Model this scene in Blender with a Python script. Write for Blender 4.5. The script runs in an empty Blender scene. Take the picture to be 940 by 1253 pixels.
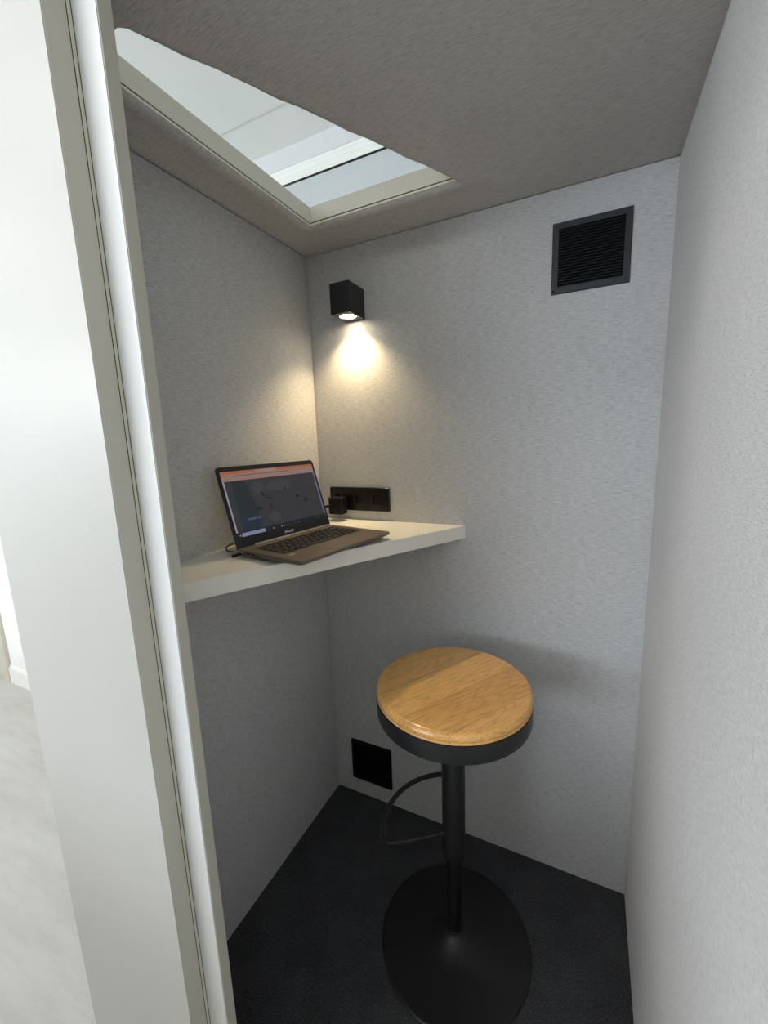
import bpy, bmesh, math, random
from mathutils import Vector, Matrix, Euler
random.seed(7)
sc = bpy.context.scene
col = sc.collection
PI = math.pi

# ------------------------------------------------------------------ colours and materials
def lin(c):
    def f(v):
        v /= 255.0
        return v / 12.92 if v <= 0.04045 else ((v + 0.055) / 1.055) ** 2.4
    return (f(c[0]), f(c[1]), f(c[2]), 1.0)

def base_mat(name, color, rough=0.5, metal=0.0, spec=0.5):
    m = bpy.data.materials.new(name)
    m.use_nodes = True
    b = m.node_tree.nodes['Principled BSDF']
    b.inputs['Base Color'].default_value = color
    b.inputs['Roughness'].default_value = rough
    b.inputs['Metallic'].default_value = metal
    b.inputs['Specular IOR Level'].default_value = spec
    return m

def N(m, t, **kw):
    n = m.node_tree.nodes.new(t)
    for k, v in kw.items():
        setattr(n, k, v)
    return n

def L(m, a, b):
    m.node_tree.links.new(a, b)

def noise(m, scale3, scale=1.0, detail=3.0, rough=0.6, rot=(0, 0, 0)):
    tc = N(m, 'ShaderNodeTexCoord')
    mp = N(m, 'ShaderNodeMapping')
    mp.inputs['Scale'].default_value = scale3
    mp.inputs['Rotation'].default_value = rot
    L(m, tc.outputs['Object'], mp.inputs['Vector'])
    n = N(m, 'ShaderNodeTexNoise')
    n.inputs['Scale'].default_value = scale
    n.inputs['Detail'].default_value = detail
    n.inputs['Roughness'].default_value = rough
    L(m, mp.outputs['Vector'], n.inputs['Vector'])
    return n

def ramp(m, src, stops):
    r = N(m, 'ShaderNodeValToRGB')
    e = r.color_ramp.elements
    e[0].position, e[0].color = stops[0]
    e[1].position, e[1].color = stops[-1]
    for p, c in stops[1:-1]:
        x = e.new(p)
        x.color = c
    L(m, src, r.inputs['Fac'])
    return r

def bump(m, src, strength, dist):
    b = N(m, 'ShaderNodeBump')
    b.inputs['Strength'].default_value = strength
    b.inputs['Distance'].default_value = dist
    L(m, src, b.inputs['Height'])
    L(m, b.outputs['Normal'], m.node_tree.nodes['Principled BSDF'].inputs['Normal'])
    return b

def mixc(m, fac, a, b, mode='MIX'):
    x = N(m, 'ShaderNodeMix', data_type='RGBA', blend_type=mode)
    if isinstance(fac, float):
        x.inputs['Factor'].default_value = fac
    else:
        L(m, fac, x.inputs['Factor'])
    for i, v in ((6, a), (7, b)):
        if isinstance(v, tuple):
            x.inputs[i].default_value = v
        else:
            L(m, v, x.inputs[i])
    return x.outputs[2]

def g(v):
    return (v, v, v, 1.0)

def fabric(name, tint, scale3, contrast=0.10):
    m = base_mat(name, tint, 0.95, 0.0, 0.12)
    b = m.node_tree.nodes['Principled BSDF']
    n1 = noise(m, scale3, 1.0, 1.0, 0.6)                       # long thread streaks
    n2 = noise(m, tuple(v * f for v, f in zip(scale3, (2.3, 1.6, 2.3) if scale3[1] > scale3[0] else (2.3, 2.3, 1.6))), 1.0, 1.0, 0.5)   # short slubs
    n3 = noise(m, (3.0, 3.0, 3.0), 1.0, 2.0, 0.5)              # slow unevenness of the cloth
    s = N(m, 'ShaderNodeMath', operation='ADD')
    L(m, n1.outputs['Fac'], s.inputs[0])
    L(m, n2.outputs['Fac'], s.inputs[1])
    h = N(m, 'ShaderNodeMath', operation='MULTIPLY')
    L(m, s.outputs[0], h.inputs[0])
    h.inputs[1].default_value = 0.5
    lo, hi = 1 - contrast * 2.4, 1 + contrast * 2.4
    r = ramp(m, h.outputs[0], [(0.33, g(lo)), (0.46, g(1.0)), (0.68, g(hi))])
    c = mixc(m, 1.0, tint, r.outputs['Color'], 'MULTIPLY')
    r3 = ramp(m, n3.outputs['Fac'], [(0.3, g(0.97)), (0.7, g(1.03))])
    c = mixc(m, 1.0, c, r3.outputs['Color'], 'MULTIPLY')
    L(m, c, b.inputs['Base Color'])
    bump(m, h.outputs[0], 0.30, 0.0010)
    b.inputs['Sheen Weight'].default_value = 0.08
    return m

FAB = (0.516, 0.513, 0.516, 1)
M = {}
M['fabric'] = fabric('grey_wall_fabric', FAB, (42, 42, 440), 0.105)
M['fabric_side'] = fabric('grey_side_wall_fabric', FAB, (70, 70, 560), 0.085)
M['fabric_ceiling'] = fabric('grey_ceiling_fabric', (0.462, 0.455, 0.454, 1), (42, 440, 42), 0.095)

def painted(name, color, rough=0.4, spec=0.4):
    m = base_mat(name, color, rough, 0, spec)
    n = noise(m, (2.5, 2.5, 2.5), 1.0, 3.0)
    r = ramp(m, n.outputs['Fac'], [(0.3, g(0.975)), (0.7, g(1.02))])
    L(m, mixc(m, 1.0, color, r.outputs['Color'], 'MULTIPLY'), m.node_tree.nodes['Principled BSDF'].inputs['Base Color'])
    n2 = noise(m, (260, 260, 260), 1.0, 2.0)
    bump(m, n2.outputs['Fac'], 0.05, 0.0006)
    return m

M['facade'] = painted('white_lacquer_darkened', (0.445, 0.438, 0.42, 1), 0.38)  # white darkened to offset the strong light on the front panel
M['stop_lightened'] = painted('white_lacquer_lightened', (0.66, 0.66, 0.655, 1), 0.4)  # lightened copy of the front white, offsets weaker light on the stop
M['edge'] = painted('beige_jamb_side', (0.52, 0.50, 0.43, 1), 0.45)
M['cream'] = painted('cream_lacquer', (0.74, 0.72, 0.63, 1), 0.45)
M['laminate'] = painted('white_desk_laminate', (0.89, 0.875, 0.80, 1), 0.38)
M['plaster'] = painted('white_plaster', (0.91, 0.91, 0.895, 1), 0.8, 0.2)
M['shade_wall'] = painted('tan_shade_wall', (0.42, 0.37, 0.28, 1), 0.8, 0.2)  # colour of the added shading wall, picked for its warm bounce
M['greywall'] = painted('grey_painted_wall', (0.52, 0.54, 0.56, 1), 0.7, 0.2)
M['palegrey'] = painted('pale_grey_paint', (0.66, 0.66, 0.68, 1), 0.7, 0.2)
M['skirting'] = painted('white_skirting_paint', (0.86, 0.86, 0.82, 1), 0.4)
M['casing'] = painted('beige_casing_paint', (0.66, 0.63, 0.55, 1), 0.45)
M['gap'] = base_mat('dark_joint', (0.02, 0.018, 0.014, 1), 0.9, 0, 0.1)
M['seal'] = base_mat('cream_rubber_seal', (0.62, 0.60, 0.50, 1), 0.6, 0, 0.3)

m = base_mat('charcoal_carpet', (0.022, 0.023, 0.026, 1), 1.0, 0, 0.05)
n = noise(m, (330, 330, 330), 1.0, 3.0, 0.7)
n2 = noise(m, (9, 9, 9), 1.0, 3.0, 0.6)
r = ramp(m, n.outputs['Fac'], [(0.35, (0.028, 0.0285, 0.031, 1)), (0.52, (0.062, 0.063, 0.068, 1)), (0.72, (0.15, 0.15, 0.155, 1))])
r2 = ramp(m, n2.outputs['Fac'], [(0.3, g(0.85)), (0.7, g(1.15))])
L(m, mixc(m, 1.0, r.outputs['Color'], r2.outputs['Color'], 'MULTIPLY'), m.node_tree.nodes['Principled BSDF'].inputs['Base Color'])
bump(m, n.outputs['Fac'], 0.8, 0.004)
M['carpet'] = m

m = base_mat('pale_stone_floor', (0.55, 0.53, 0.50, 1), 0.35, 0, 0.4)
n = noise(m, (1.6, 5.5, 1), 1.0, 6.0, 0.65, (0, 0, 0.5))
n2 = noise(m, (5, 26, 1), 1.0, 5.0, 0.7, (0, 0, 0.5))
r = ramp(m, n.outputs['Fac'], [(0.3, (0.42, 0.405, 0.38, 1)), (0.5, (0.48, 0.468, 0.445, 1)), (0.7, (0.52, 0.51, 0.49, 1))])
r2 = ramp(m, n2.outputs['Fac'], [(0.28, g(0.90)), (0.5, g(1.0)), (0.7, g(1.03))])
L(m, mixc(m, 1.0, r.outputs['Color'], r2.outputs['Color'], 'MULTIPLY'), m.node_tree.nodes['Principled BSDF'].inputs['Base Color'])
M['stone'] = m

# oak seat: staves, grain lines, pores
m = base_mat('varnished_oak', (0.45, 0.22, 0.07, 1), 0.33, 0, 0.5)
b = m.node_tree.nodes['Principled BSDF']
tc = N(m, 'ShaderNodeTexCoord')
sx = N(m, 'ShaderNodeSeparateXYZ')
L(m, tc.outputs['Object'], sx.inputs[0])
off = N(m, 'ShaderNodeMath', operation='ADD'); off.inputs[1].default_value = 0.236
L(m, sx.outputs['Y'], off.inputs[0])
dv = N(m, 'ShaderNodeMath', operation='DIVIDE'); dv.inputs[1].default_value = 0.1
L(m, off.outputs[0], dv.inputs[0])
fl = N(m, 'ShaderNodeMath', operation='FLOOR'); L(m, dv.outputs[0], fl.inputs[0])
fr = N(m, 'ShaderNodeMath', operation='FRACT'); L(m, dv.outputs[0], fr.inputs[0])
mul = N(m, 'ShaderNodeMath', operation='MULTIPLY'); mul.inputs[1].default_value = 7.31
L(m, fl.outputs[0], mul.inputs[0])
cb = N(m, 'ShaderNodeCombineXYZ'); L(m, mul.outputs[0], cb.inputs['X']); L(m, mul.outputs[0], cb.inputs['Z'])
va = N(m, 'ShaderNodeVectorMath', operation='ADD'); L(m, tc.outputs['Object'], va.inputs[0]); L(m, cb.outputs[0], va.inputs[1])
def onoise(s3, det, rg, dist=0.0):
    mp = N(m, 'ShaderNodeMapping'); mp.inputs['Scale'].default_value = s3
    L(m, va.outputs[0], mp.inputs['Vector'])
    q = N(m, 'ShaderNodeTexNoise'); q.inputs['Scale'].default_value = 1; q.inputs['Detail'].default_value = det
    q.inputs['Roughness'].default_value = rg; q.inputs['Distortion'].default_value = dist
    L(m, mp.outputs[0], q.inputs['Vector']); return q.outputs['Fac']
field = onoise((2.2, 19.0, 19.0), 2.0, 0.45, 0.3)
rings = N(m, 'ShaderNodeMath', operation='MULTIPLY'); rings.inputs[1].default_value = 20.0
L(m, field, rings.inputs[0])
rf = N(m, 'ShaderNodeMath', operation='FRACT'); L(m, rings.outputs[0], rf.inputs[0])
grain = ramp(m, rf.outputs[0], [(0.0, g(0.80)), (0.22, g(1.0)), (0.75, g(1.04)), (1.0, g(0.86))])
pores = ramp(m, onoise((18, 480, 480), 3.0, 0.7), [(0.36, g(0.66)), (0.47, g(0.98)), (0.7, g(1.10))])
wn = N(m, 'ShaderNodeTexWhiteNoise', noise_dimensions='1D'); L(m, fl.outputs[0], wn.inputs['W'])
tint = ramp(m, wn.outputs['Value'], [(0.0, (0.72, 0.37, 0.105, 1)), (0.5, (0.80, 0.425, 0.13, 1)), (1.0, (0.87, 0.49, 0.16, 1))])
c = mixc(m, 1.0, tint.outputs['Color'], grain.outputs['Color'], 'MULTIPLY')
c = mixc(m, 1.0, c, pores.outputs['Color'], 'MULTIPLY')
seam = ramp(m, fr.outputs[0], [(0.0, g(0.55)), (0.012, g(1.0)), (0.99, g(1.0)), (1.0, g(0.55))])
c = mixc(m, 1.0, c, seam.outputs['Color'], 'MULTIPLY')
L(m, c, b.inputs['Base Color'])
b.inputs['Coat Weight'].default_value = 0.6
b.inputs['Coat Roughness'].default_value = 0.13
M['oak'] = m

def powder(name, color, rough, spec=0.5):
    m = base_mat(name, color, rough, 0, spec)
    n = noise(m, (700, 700, 700), 1.0, 2.0)
    bump(m, n.outputs['Fac'], 0.12, 0.0005)
    return m

M['black_metal'] = powder('black_powder_coat', (0.0135, 0.0135, 0.015, 1), 0.42)
M['black_base'] = powder('black_coated_base', (0.0075, 0.0075, 0.008, 1), 0.38)
M['lamp_black'] = powder('matt_black_lamp_coat', (0.012, 0.012, 0.014, 1), 0.5)
M['vent'] = powder('anthracite_vent_plastic', (0.021, 0.024, 0.031, 1), 0.45)
M['vent_slat'] = powder('black_vent_slat', (0.014, 0.015, 0.018, 1), 0.4)
M['black_void'] = base_mat('vent_inside', (0.004, 0.004, 0.005, 1), 0.9, 0, 0.1)
M['socket'] = powder('black_socket_plastic', (0.008, 0.008, 0.009, 1), 0.25)
M['plug'] = powder('black_adapter_plastic', (0.006, 0.006, 0.007, 1), 0.5, 0.25)
M['cord'] = powder('black_cord_rubber', (0.010, 0.010, 0.011, 1), 0.5)
M['steel'] = base_mat('steel', (0.62, 0.60, 0.56, 1), 0.25, 1.0)
M['deck'] = powder('dark_bronze_aluminium', (0.165, 0.130, 0.108, 1), 0.42)
M['deck'].node_tree.nodes['Principled BSDF'].inputs['Metallic'].default_value = 0.35
M['lid'] = powder('dark_lid_shell', (0.035, 0.034, 0.034, 1), 0.45)
M['bezel'] = powder('black_screen_bezel', (0.010, 0.011, 0.013, 1), 0.35)
M['key'] = powder('dark_key_cap', (0.010, 0.009, 0.008, 1), 0.4)
M['tray'] = powder('dark_keyboard_tray', (0.055, 0.044, 0.036, 1), 0.45)
M['legend'] = base_mat('pale_key_mark', (0.55, 0.53, 0.50, 1), 0.5)
M['touchpad'] = powder('bronze_touchpad', (0.158, 0.124, 0.102, 1), 0.38)
M['sticker'] = base_mat('silver_sticker', (0.45, 0.45, 0.43, 1), 0.4, 0.3)
M['hinge'] = base_mat('bright_hinge_edge', (0.60, 0.52, 0.42, 1), 0.3, 0.8)
M['port'] = base_mat('black_port', (0.004, 0.004, 0.004, 1), 0.6)
M['logo'] = base_mat('silver_logo_print', (0.75, 0.75, 0.74, 1), 0.35, 0.2)

def emit(name, rgb, strength, gloss=True):
    m = base_mat(name, (0.004, 0.004, 0.005, 1), 0.35, 0, 0.35 if gloss else 0.0)
    b = m.node_tree.nodes['Principled BSDF']
    b.inputs['Emission Color'].default_value = rgb
    b.inputs['Emission Strength'].default_value = strength
    return m

M['lamp_lens'] = emit('glowing_lamp_lens', (1.0, 0.86, 0.62, 1), 40.0, False)
M['reflector'] = base_mat('bright_lamp_reflector', (0.75, 0.72, 0.66, 1), 0.25, 0.9)

m = bpy.data.materials.new('clear_acrylic_pane')
m.use_nodes = True
nt = m.node_tree
nt.nodes.clear()
out = nt.nodes.new('ShaderNodeOutputMaterial')
tr = nt.nodes.new('ShaderNodeBsdfTransparent')
tr.inputs['Color'].default_value = (0.965, 0.98, 0.975, 1)
gl = nt.nodes.new('ShaderNodeBsdfGlossy')
gl.inputs['Roughness'].default_value = 0.02
lw_ = nt.nodes.new('ShaderNodeLayerWeight')
lw_.inputs['Blend'].default_value = 0.5
pw_ = nt.nodes.new('ShaderNodeMath'); pw_.operation = 'POWER'; pw_.inputs[1].default_value = 4.0
nt.links.new(lw_.outputs['Facing'], pw_.inputs[0])
fz = nt.nodes.new('ShaderNodeMath'); fz.operation = 'MULTIPLY_ADD'; fz.inputs[1].default_value = 0.5; fz.inputs[2].default_value = 0.02
nt.links.new(pw_.outputs[0], fz.inputs[0])
mx = nt.nodes.new('ShaderNodeMixShader')
nt.links.new(fz.outputs[0], mx.inputs[0])
nt.links.new(tr.outputs[0], mx.inputs[1])
nt.links.new(gl.outputs[0], mx.inputs[2])
nt.links.new(mx.outputs[0], out.inputs['Surface'])
M['pane'] = m

# ------------------------------------------------------------------ mesh helpers
def link(name, bm, mats, parent=None, smooth=False, loc=None, rot=None):
    me = bpy.data.meshes.new(name)
    bmesh.ops.recalc_face_normals(bm, faces=bm.faces)
    bm.to_mesh(me)
    bm.free()
    for mt in (mats if isinstance(mats, (list, tuple)) else [mats]):
        me.materials.append(mt)
    if smooth:
        me.polygons.foreach_set('use_smooth', [True] * len(me.polygons))
        me.set_sharp_from_angle(angle=math.radians(smooth if not isinstance(smooth, bool) else 40))
    o = bpy.data.objects.new(name, me)
    col.objects.link(o)
    if parent:
        o.parent = parent
    if loc:
        o.location = loc
    if rot:
        o.rotation_euler = rot
    return o

def structure(o):
    o['kind'] = 'structure'
    return o

def tag(o, label, cat, group=None):
    o['label'] = label
    o['category'] = cat
    if group:
        o['group'] = group
    return o

def empty(name, loc, rot=(0, 0, 0)):
    o = bpy.data.objects.new(name, None)
    o.empty_display_size = 0.05
    col.objects.link(o)
    o.location = loc
    o.rotation_euler = rot
    return o

def box(bm, lo, hi, bevel=0.0, seg=2, mat=0, xf=None):
    vs = [bm.verts.new((x, y, z)) for x in (lo[0], hi[0]) for y in (lo[1], hi[1]) for z in (lo[2], hi[2])]
    idx = [(0, 1, 3, 2), (4, 6, 7, 5), (0, 4, 5, 1), (2, 3, 7, 6), (0, 2, 6, 4), (1, 5, 7, 3)]
    fs = [bm.faces.new([vs[i] for i in f]) for f in idx]
    for f in fs:
        f.material_index = mat
    geom_v = set(vs)
    if bevel > 0:
        es = list({e for f in fs for e in f.edges})
        rb = bmesh.ops.bevel(bm, geom=es, offset=bevel, segments=seg, profile=0.5, affect='EDGES', clamp_overlap=True)
        for f in rb['faces']:
            f.material_index = mat
        geom_v = {v for v in vs if v.is_valid} | set(rb['verts'])
    if xf is not None:
        for v in geom_v:
            v.co = xf @ v.co
    return geom_v

def prism(bm, pts, z0, z1, mat=0):
    a = [bm.verts.new((p[0], p[1], z0)) for p in pts]
    b = [bm.verts.new((p[0], p[1], z1)) for p in pts]
    n = len(pts)
    fs = [bm.faces.new(list(reversed(a))), bm.faces.new(b)]
    for i in range(n):
        fs.append(bm.faces.new((a[i], a[(i + 1) % n], b[(i + 1) % n], b[i])))
    for f in fs:
        f.material_index = mat
    return fs

def lathe(bm, prof, seg=64, center=(0, 0), mat=0):
    rings = []
    for r, z in prof:
        if r < 1e-6:
            rings.append([bm.verts.new((center[0], center[1], z))])
        else:
            rings.append([bm.verts.new((center[0] + r * math.cos(2 * PI * i / seg), center[1] + r * math.sin(2 * PI * i / seg), z)) for i in range(seg)])
    for a, b in zip(rings, rings[1:]):
        for i in range(seg):
            j = (i + 1) % seg
            if len(a) == 1 and len(b) == 1:
                continue
            if len(a) == 1:
                f = bm.faces.new((a[0], b[i], b[j]))
            elif len(b) == 1:
                f = bm.faces.new((a[i], a[j], b[0]))
            else:
                f = bm.faces.new((a[i], a[j], b[j], b[i]))
            f.material_index = mat

def tube(bm, pts, rad, seg=12, caps=True):
    pts = [Vector(p) for p in pts]
    rings = []
    prev = None
    for i, p in enumerate(pts):
        t = (pts[min(i + 1, len(pts) - 1)] - pts[max(i - 1, 0)]).normalized()
        if prev is None:
            ref = Vector((0, 0, 1)) if abs(t.z) < 0.9 else Vector((1, 0, 0))
            u = t.cross(ref).normalized()
        else:
            u = (prev - t * prev.dot(t)).normalized()
        prev = u
        v = t.cross(u)
        rings.append([bm.verts.new(p + (u * math.cos(2 * PI * k / seg) + v * math.sin(2 * PI * k / seg)) * rad) for k in range(seg)])
    for a, b in zip(rings, rings[1:]):
        for k in range(seg):
            bm.faces.new((a[k], a[(k + 1) % seg], b[(k + 1) % seg], b[k]))
    if caps:
        bm.faces.new(list(reversed(rings[0])))
        bm.faces.new(rings[-1])

def spline(pts, n=10):
    pts = [Vector(p) for p in pts]
    out = []
    for i in range(len(pts) - 1):
        p0, p1, p2, p3 = pts[max(i - 1, 0)], pts[i], pts[i + 1], pts[min(i + 2, len(pts) - 1)]
        for k in range(n):
            t = k / n
            out.append(0.5 * ((2 * p1) + (p2 - p0) * t + (2 * p0 - 5 * p1 + 4 * p2 - p3) * t * t + (3 * p1 - p0 - 3 * p2 + p3) * t ** 3))
    out.append(pts[-1])
    return out

def rrect(w, h, r, seg=5, cx=0.0, cy=0.0, corners=(1, 1, 1, 1)):
    # counter-clockwise from lower left; corners: ll, lr, ur, ul
    pts = []
    for k, (sx_, sy_, a0) in enumerate(((-1, -1, PI), (1, -1, 1.5 * PI), (1, 1, 0), (-1, 1, 0.5 * PI))):
        rr = r if corners[k] else 0.0003
        for i in range(seg + 1):
            a = a0 + (PI / 2) * i / seg
            pts.append((cx + sx_ * (w / 2 - rr) + rr * math.cos(a), cy + sy_ * (h / 2 - rr) + rr * math.sin(a)))
    return pts

# ------------------------------------------------------------------ dimensions of the booth
W, D, H = 1.0, 0.823, 1.9554
T = 0.08
YF = -0.877

# back wall, left wall, right wall: upholstered panels
bm = bmesh.new(); box(bm, (-T, 0, -0.02), (W + T, T, H - 0.0018)); structure(link('wall_back', bm, M['fabric']))
bm = bmesh.new(); box(bm, (-T, -D, -0.02), (0, -0.0022, H - 0.0022), 0.0035, 3); structure(link('wall_left', bm, M['fabric'], smooth=True))
# the right panel bulges a little, like foam under cloth
bm = bmesh.new()
ny, nz = 30, 60
y0, y1, z0, z1 = -1.0, 0.0, 0.0, H
def pad(y, z):
    ey = max(0.0, min(1.0, (0.0 - y) / 0.014))
    ez = max(0.0, min(1.0, min(z, H - z) / 0.014))
    q = lambda e: math.sqrt(max(0.0, 1 - (1 - e) ** 2))  # noqa
    return W + 0.007 * (1 - q(ey) * q(ez))
ys = [0, -.0006, -.0018, -.0036, -.006, -.010, -.014] + [-.05 - (0.95 * i / 24) for i in range(25)]
zs = [0, .0006, .0018, .0036, .006, .010, .014] + [.05 + (H - .1) * i / 40 for i in range(41)] + [H - v for v in (.014, .010, .006, .0036, .0018, .0006, 0)]
grid = [[bm.verts.new((pad(y, z), y, z)) for z in zs] for y in ys]
for i in range(len(ys) - 1):
    for j in range(len(zs) - 1):
        bm.faces.new((grid[i][j], grid[i][j + 1], grid[i + 1][j + 1], grid[i + 1][j]))
ring = [r_[0] for r_ in grid] + grid[-1][1:] + [r_[-1] for r_ in reversed(grid[:-1])] + list(reversed(grid[0][1:-1]))
back = [bm.verts.new((W + T, v.co.y, v.co.z)) for v in ring]
for i in range(len(ring)):
    j = (i + 1) % len(ring)
    bm.faces.new((ring[i], ring[j], back[j], back[i]))
bm.faces.new(back)
structure(link('wall_right', bm, M['fabric_side'], smooth=30))

bm = bmesh.new(); box(bm, (0, -D, -0.02), (W + 0.02, 0, 0.0)); box(bm, (0.267, YF, -0.02), (W + 0.02, -D, -0.001))
structure(link('floor', bm, M['carpet']))

# ceiling with the triangular opening, its cloth edge rolled upward
hole = [(0.1223, -0.1490), (0.5413, -0.1500), (0.2265, -0.7370), (0.2165, -0.7430), (0.1223, -0.7450)]
def densify(poly, step):
    o = []
    for i, p in enumerate(poly):
        q = poly[(i + 1) % len(poly)]
        d = math.hypot(q[0] - p[0], q[1] - p[1])
        k = max(1, int(d / step))
        for s in range(k):
            o.append((p[0] + (q[0] - p[0]) * s / k, p[1] + (q[1] - p[1]) * s / k))
    return o
def offset(poly, d):
    # outward offset of a clockwise polygon, mitred
    n_ = len(poly); o = []
    for i in range(n_):
        a, b_, c_ = Vector(poly[i - 1]), Vector(poly[i]), Vector(poly[(i + 1) % n_])
        e1, e2 = (b_ - a).normalized(), (c_ - b_).normalized()
        n1, n2 = Vector((-e1.y, e1.x)), Vector((-e2.y, e2.x))
        mt = (n1 + n2).normalized()
        k = min(d / max(0.35, mt.dot(n1)), d * 2.2)
        o.append((b_.x + mt.x * k, b_.y + mt.y * k))
    return o
hd = hole
def roundpoly(poly, r_, k=4):
    o = []
    for i, p in enumerate(poly):
        a, c_ = Vector(poly[i - 1]), Vector(poly[(i + 1) % len(poly)]); p = Vector(p)
        rr = min(r_, (a - p).length * 0.4, (c_ - p).length * 0.4)
        s, e = p + (a - p).normalized() * rr, p + (c_ - p).normalized() * rr
        for t in range(k + 1):
            t /= k
            q = s * (1 - t) ** 2 + p * 2 * t * (1 - t) + e * t * t
            o.append((q.x, q.y))
    return o
dense = densify(hole, 0.02)
rolls = [(0.045, 0.0), (0.036, -0.0012), (0.027, -0.0034), (0.018, -0.0044), (0.010, -0.0030), (0.005, 0.0006), (0.0025, 0.0045), (0.0015, 0.008)]
bm = bmesh.new()
rings = []
def wob(p, amt):
    # small wrinkles where the cloth is pulled over the sloping edge
    s = (p[0] * 0.47 + p[1] * 0.88)
    on = 1.0 if (p[0] > 0.20 and p[1] < -0.18) else 0.0
    k = on * amt * (math.sin(s * 43.0) + 0.6 * math.sin(s * 87.0 + 1.0))
    return (p[0] + k * 0.88, p[1] - k * 0.47)
for d, dz in rolls:
    base = offset(hole, d)
    full = []
    for i in range(len(hole)):
        p, q = base[i], base[(i + 1) % len(hole)]
        L0 = math.hypot(hole[(i + 1) % len(hole)][0] - hole[i][0], hole[(i + 1) % len(hole)][1] - hole[i][1])
        k = max(1, int(L0 / 0.02))
        for s in range(k):
            full.append((p[0] + (q[0] - p[0]) * s / k, p[1] + (q[1] - p[1]) * s / k))
    rings.append([bm.verts.new((*wob(p, 0.0016 * (1 - d / 0.045)), H + dz)) for p in full])
for a, b_ in zip(rings, rings[1:]):
    for i in range(len(a)):
        j = (i + 1) % len(a)
        bm.faces.new((a[i], a[j], b_[j], b_[i]))
outer = [bm.verts.new(p) for p in ((-T + 0.002, T, H), (W + T - 0.002, T, H), (W + T - 0.002, -0.846, H), (-T + 0.002, -0.846, H))]
oe = [bm.edges.new((outer[i], outer[(i + 1) % 4])) for i in range(4)]
ie = [bm.edges.get((rings[0][i], rings[0][(i + 1) % len(rings[0])])) for i in range(len(rings[0]))]
bmesh.ops.triangle_fill(bm, use_beauty=True, use_dissolve=False, edges=oe + ie)
# upper skin of the roof slab
top_in = [bm.verts.new((v.co.x, v.co.y, H + 0.014)) for v in rings[-1]]
top_out = [bm.verts.new((v.co.x, v.co.y, H + 0.05)) for v in outer]
for i in range(4):
    bm.faces.new((outer[i], outer[(i + 1) % 4], top_out[(i + 1) % 4], top_out[i]))
o2 = offset(hole, 0.016)
ti = [bm.verts.new((p[0], p[1], H + 0.05)) for p in o2]
te = [bm.edges.new((ti[i], ti[(i + 1) % len(ti)])) for i in range(len(ti))]
toe = [bm.edges.get((top_out[i], top_out[(i + 1) % 4])) for i in range(4)]
bmesh.ops.triangle_fill(bm, use_beauty=True, use_dissolve=False, edges=te + toe)
for v in top_in:
    bm.verts.remove(v)
structure(link('ceiling', bm, M['fabric_ceiling'], smooth=35))

# cream liner of the opening, dark joint below it, clear pane on top
def ring_wall(bm, inner, outer_, z0, z1, mat=0):
    n_ = len(inner)
    v = [[bm.verts.new((p[0], p[1], z)) for p in poly] for poly, z in ((inner, z0), (inner, z1), (outer_, z1), (outer_, z0))]
    for a, b_ in ((0, 1), (1, 2), (2, 3), (3, 0)):
        for i in range(n_):
            j = (i + 1) % n_
            f = bm.faces.new((v[a][i], v[a][j], v[b_][j], v[b_][i]))
            f.material_index = mat
bm = bmesh.new()
ring_wall(bm, offset(hole, 0.0004), offset(hole, 0.015), H + 0.0125, H + 0.052, 0)
ring_wall(bm, offset(hole, 0.0008), offset(hole, 0.015), H + 0.0050, H + 0.0098, 0)
box(bm, (0.1073, -0.745, H + 0.0100), (0.1197, -0.149, H + 0.0124), 0, 1, 1)
box(bm, (0.1073, -0.1464, H + 0.0100), (0.5400, -0.1345, H + 0.0124), 0, 1, 1)
structure(link('trim_1', bm, [M['cream'], M['gap']]))
bm = bmesh.new()
prism(bm, offset(hole, 0.012), H + 0.0525, H + 0.0565)
structure(link('window_1', bm, M['pane']))

# front panel with the stepped door jamb, header above the doorway
bm = bmesh.new()
prof = [(-T, YF), (0.267, YF), (0.267, -0.843), (0.315, -0.843), (0.315, -D), (-T, -D)]
prism(bm, prof, -0.02, 2.03)
box(bm, (0.267, YF, 1.94), (W + T, -0.843, 2.03))
es = [e for e in bm.edges if abs(e.verts[0].co.z - e.verts[1].co.z) > 1.0]
bmesh.ops.bevel(bm, geom=es, offset=0.0012, segments=2, affect='EDGES')
wf = structure(link('wall_front', bm, [M['facade'], M['edge'], M['stop_lightened']], smooth=30))
for p in wf.data.polygons:                                   # faces turned into the doorway are coloured beige
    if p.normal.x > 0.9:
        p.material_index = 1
    elif p.normal.y < -0.9 and -0.85 < p.center.y < -0.83 and p.center.x < 0.32:   # the door stop takes the lightened white
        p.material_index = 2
bm = bmesh.new()
box(bm, (0.2668, -0.8478, 0.0), (0.2684, -0.8432, 1.94), 0.0004, 1, 0)
box(bm, (0.2666, -0.8486, 0.0), (0.2674, -0.8478, 1.94), 0, 1, 1)
box(bm, (0.2666, -0.8437, 0.0), (0.2688, -0.8429, 1.94), 0, 1, 1)
structure(link('trim_2', bm, [M['seal'], M['gap']]))

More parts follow.
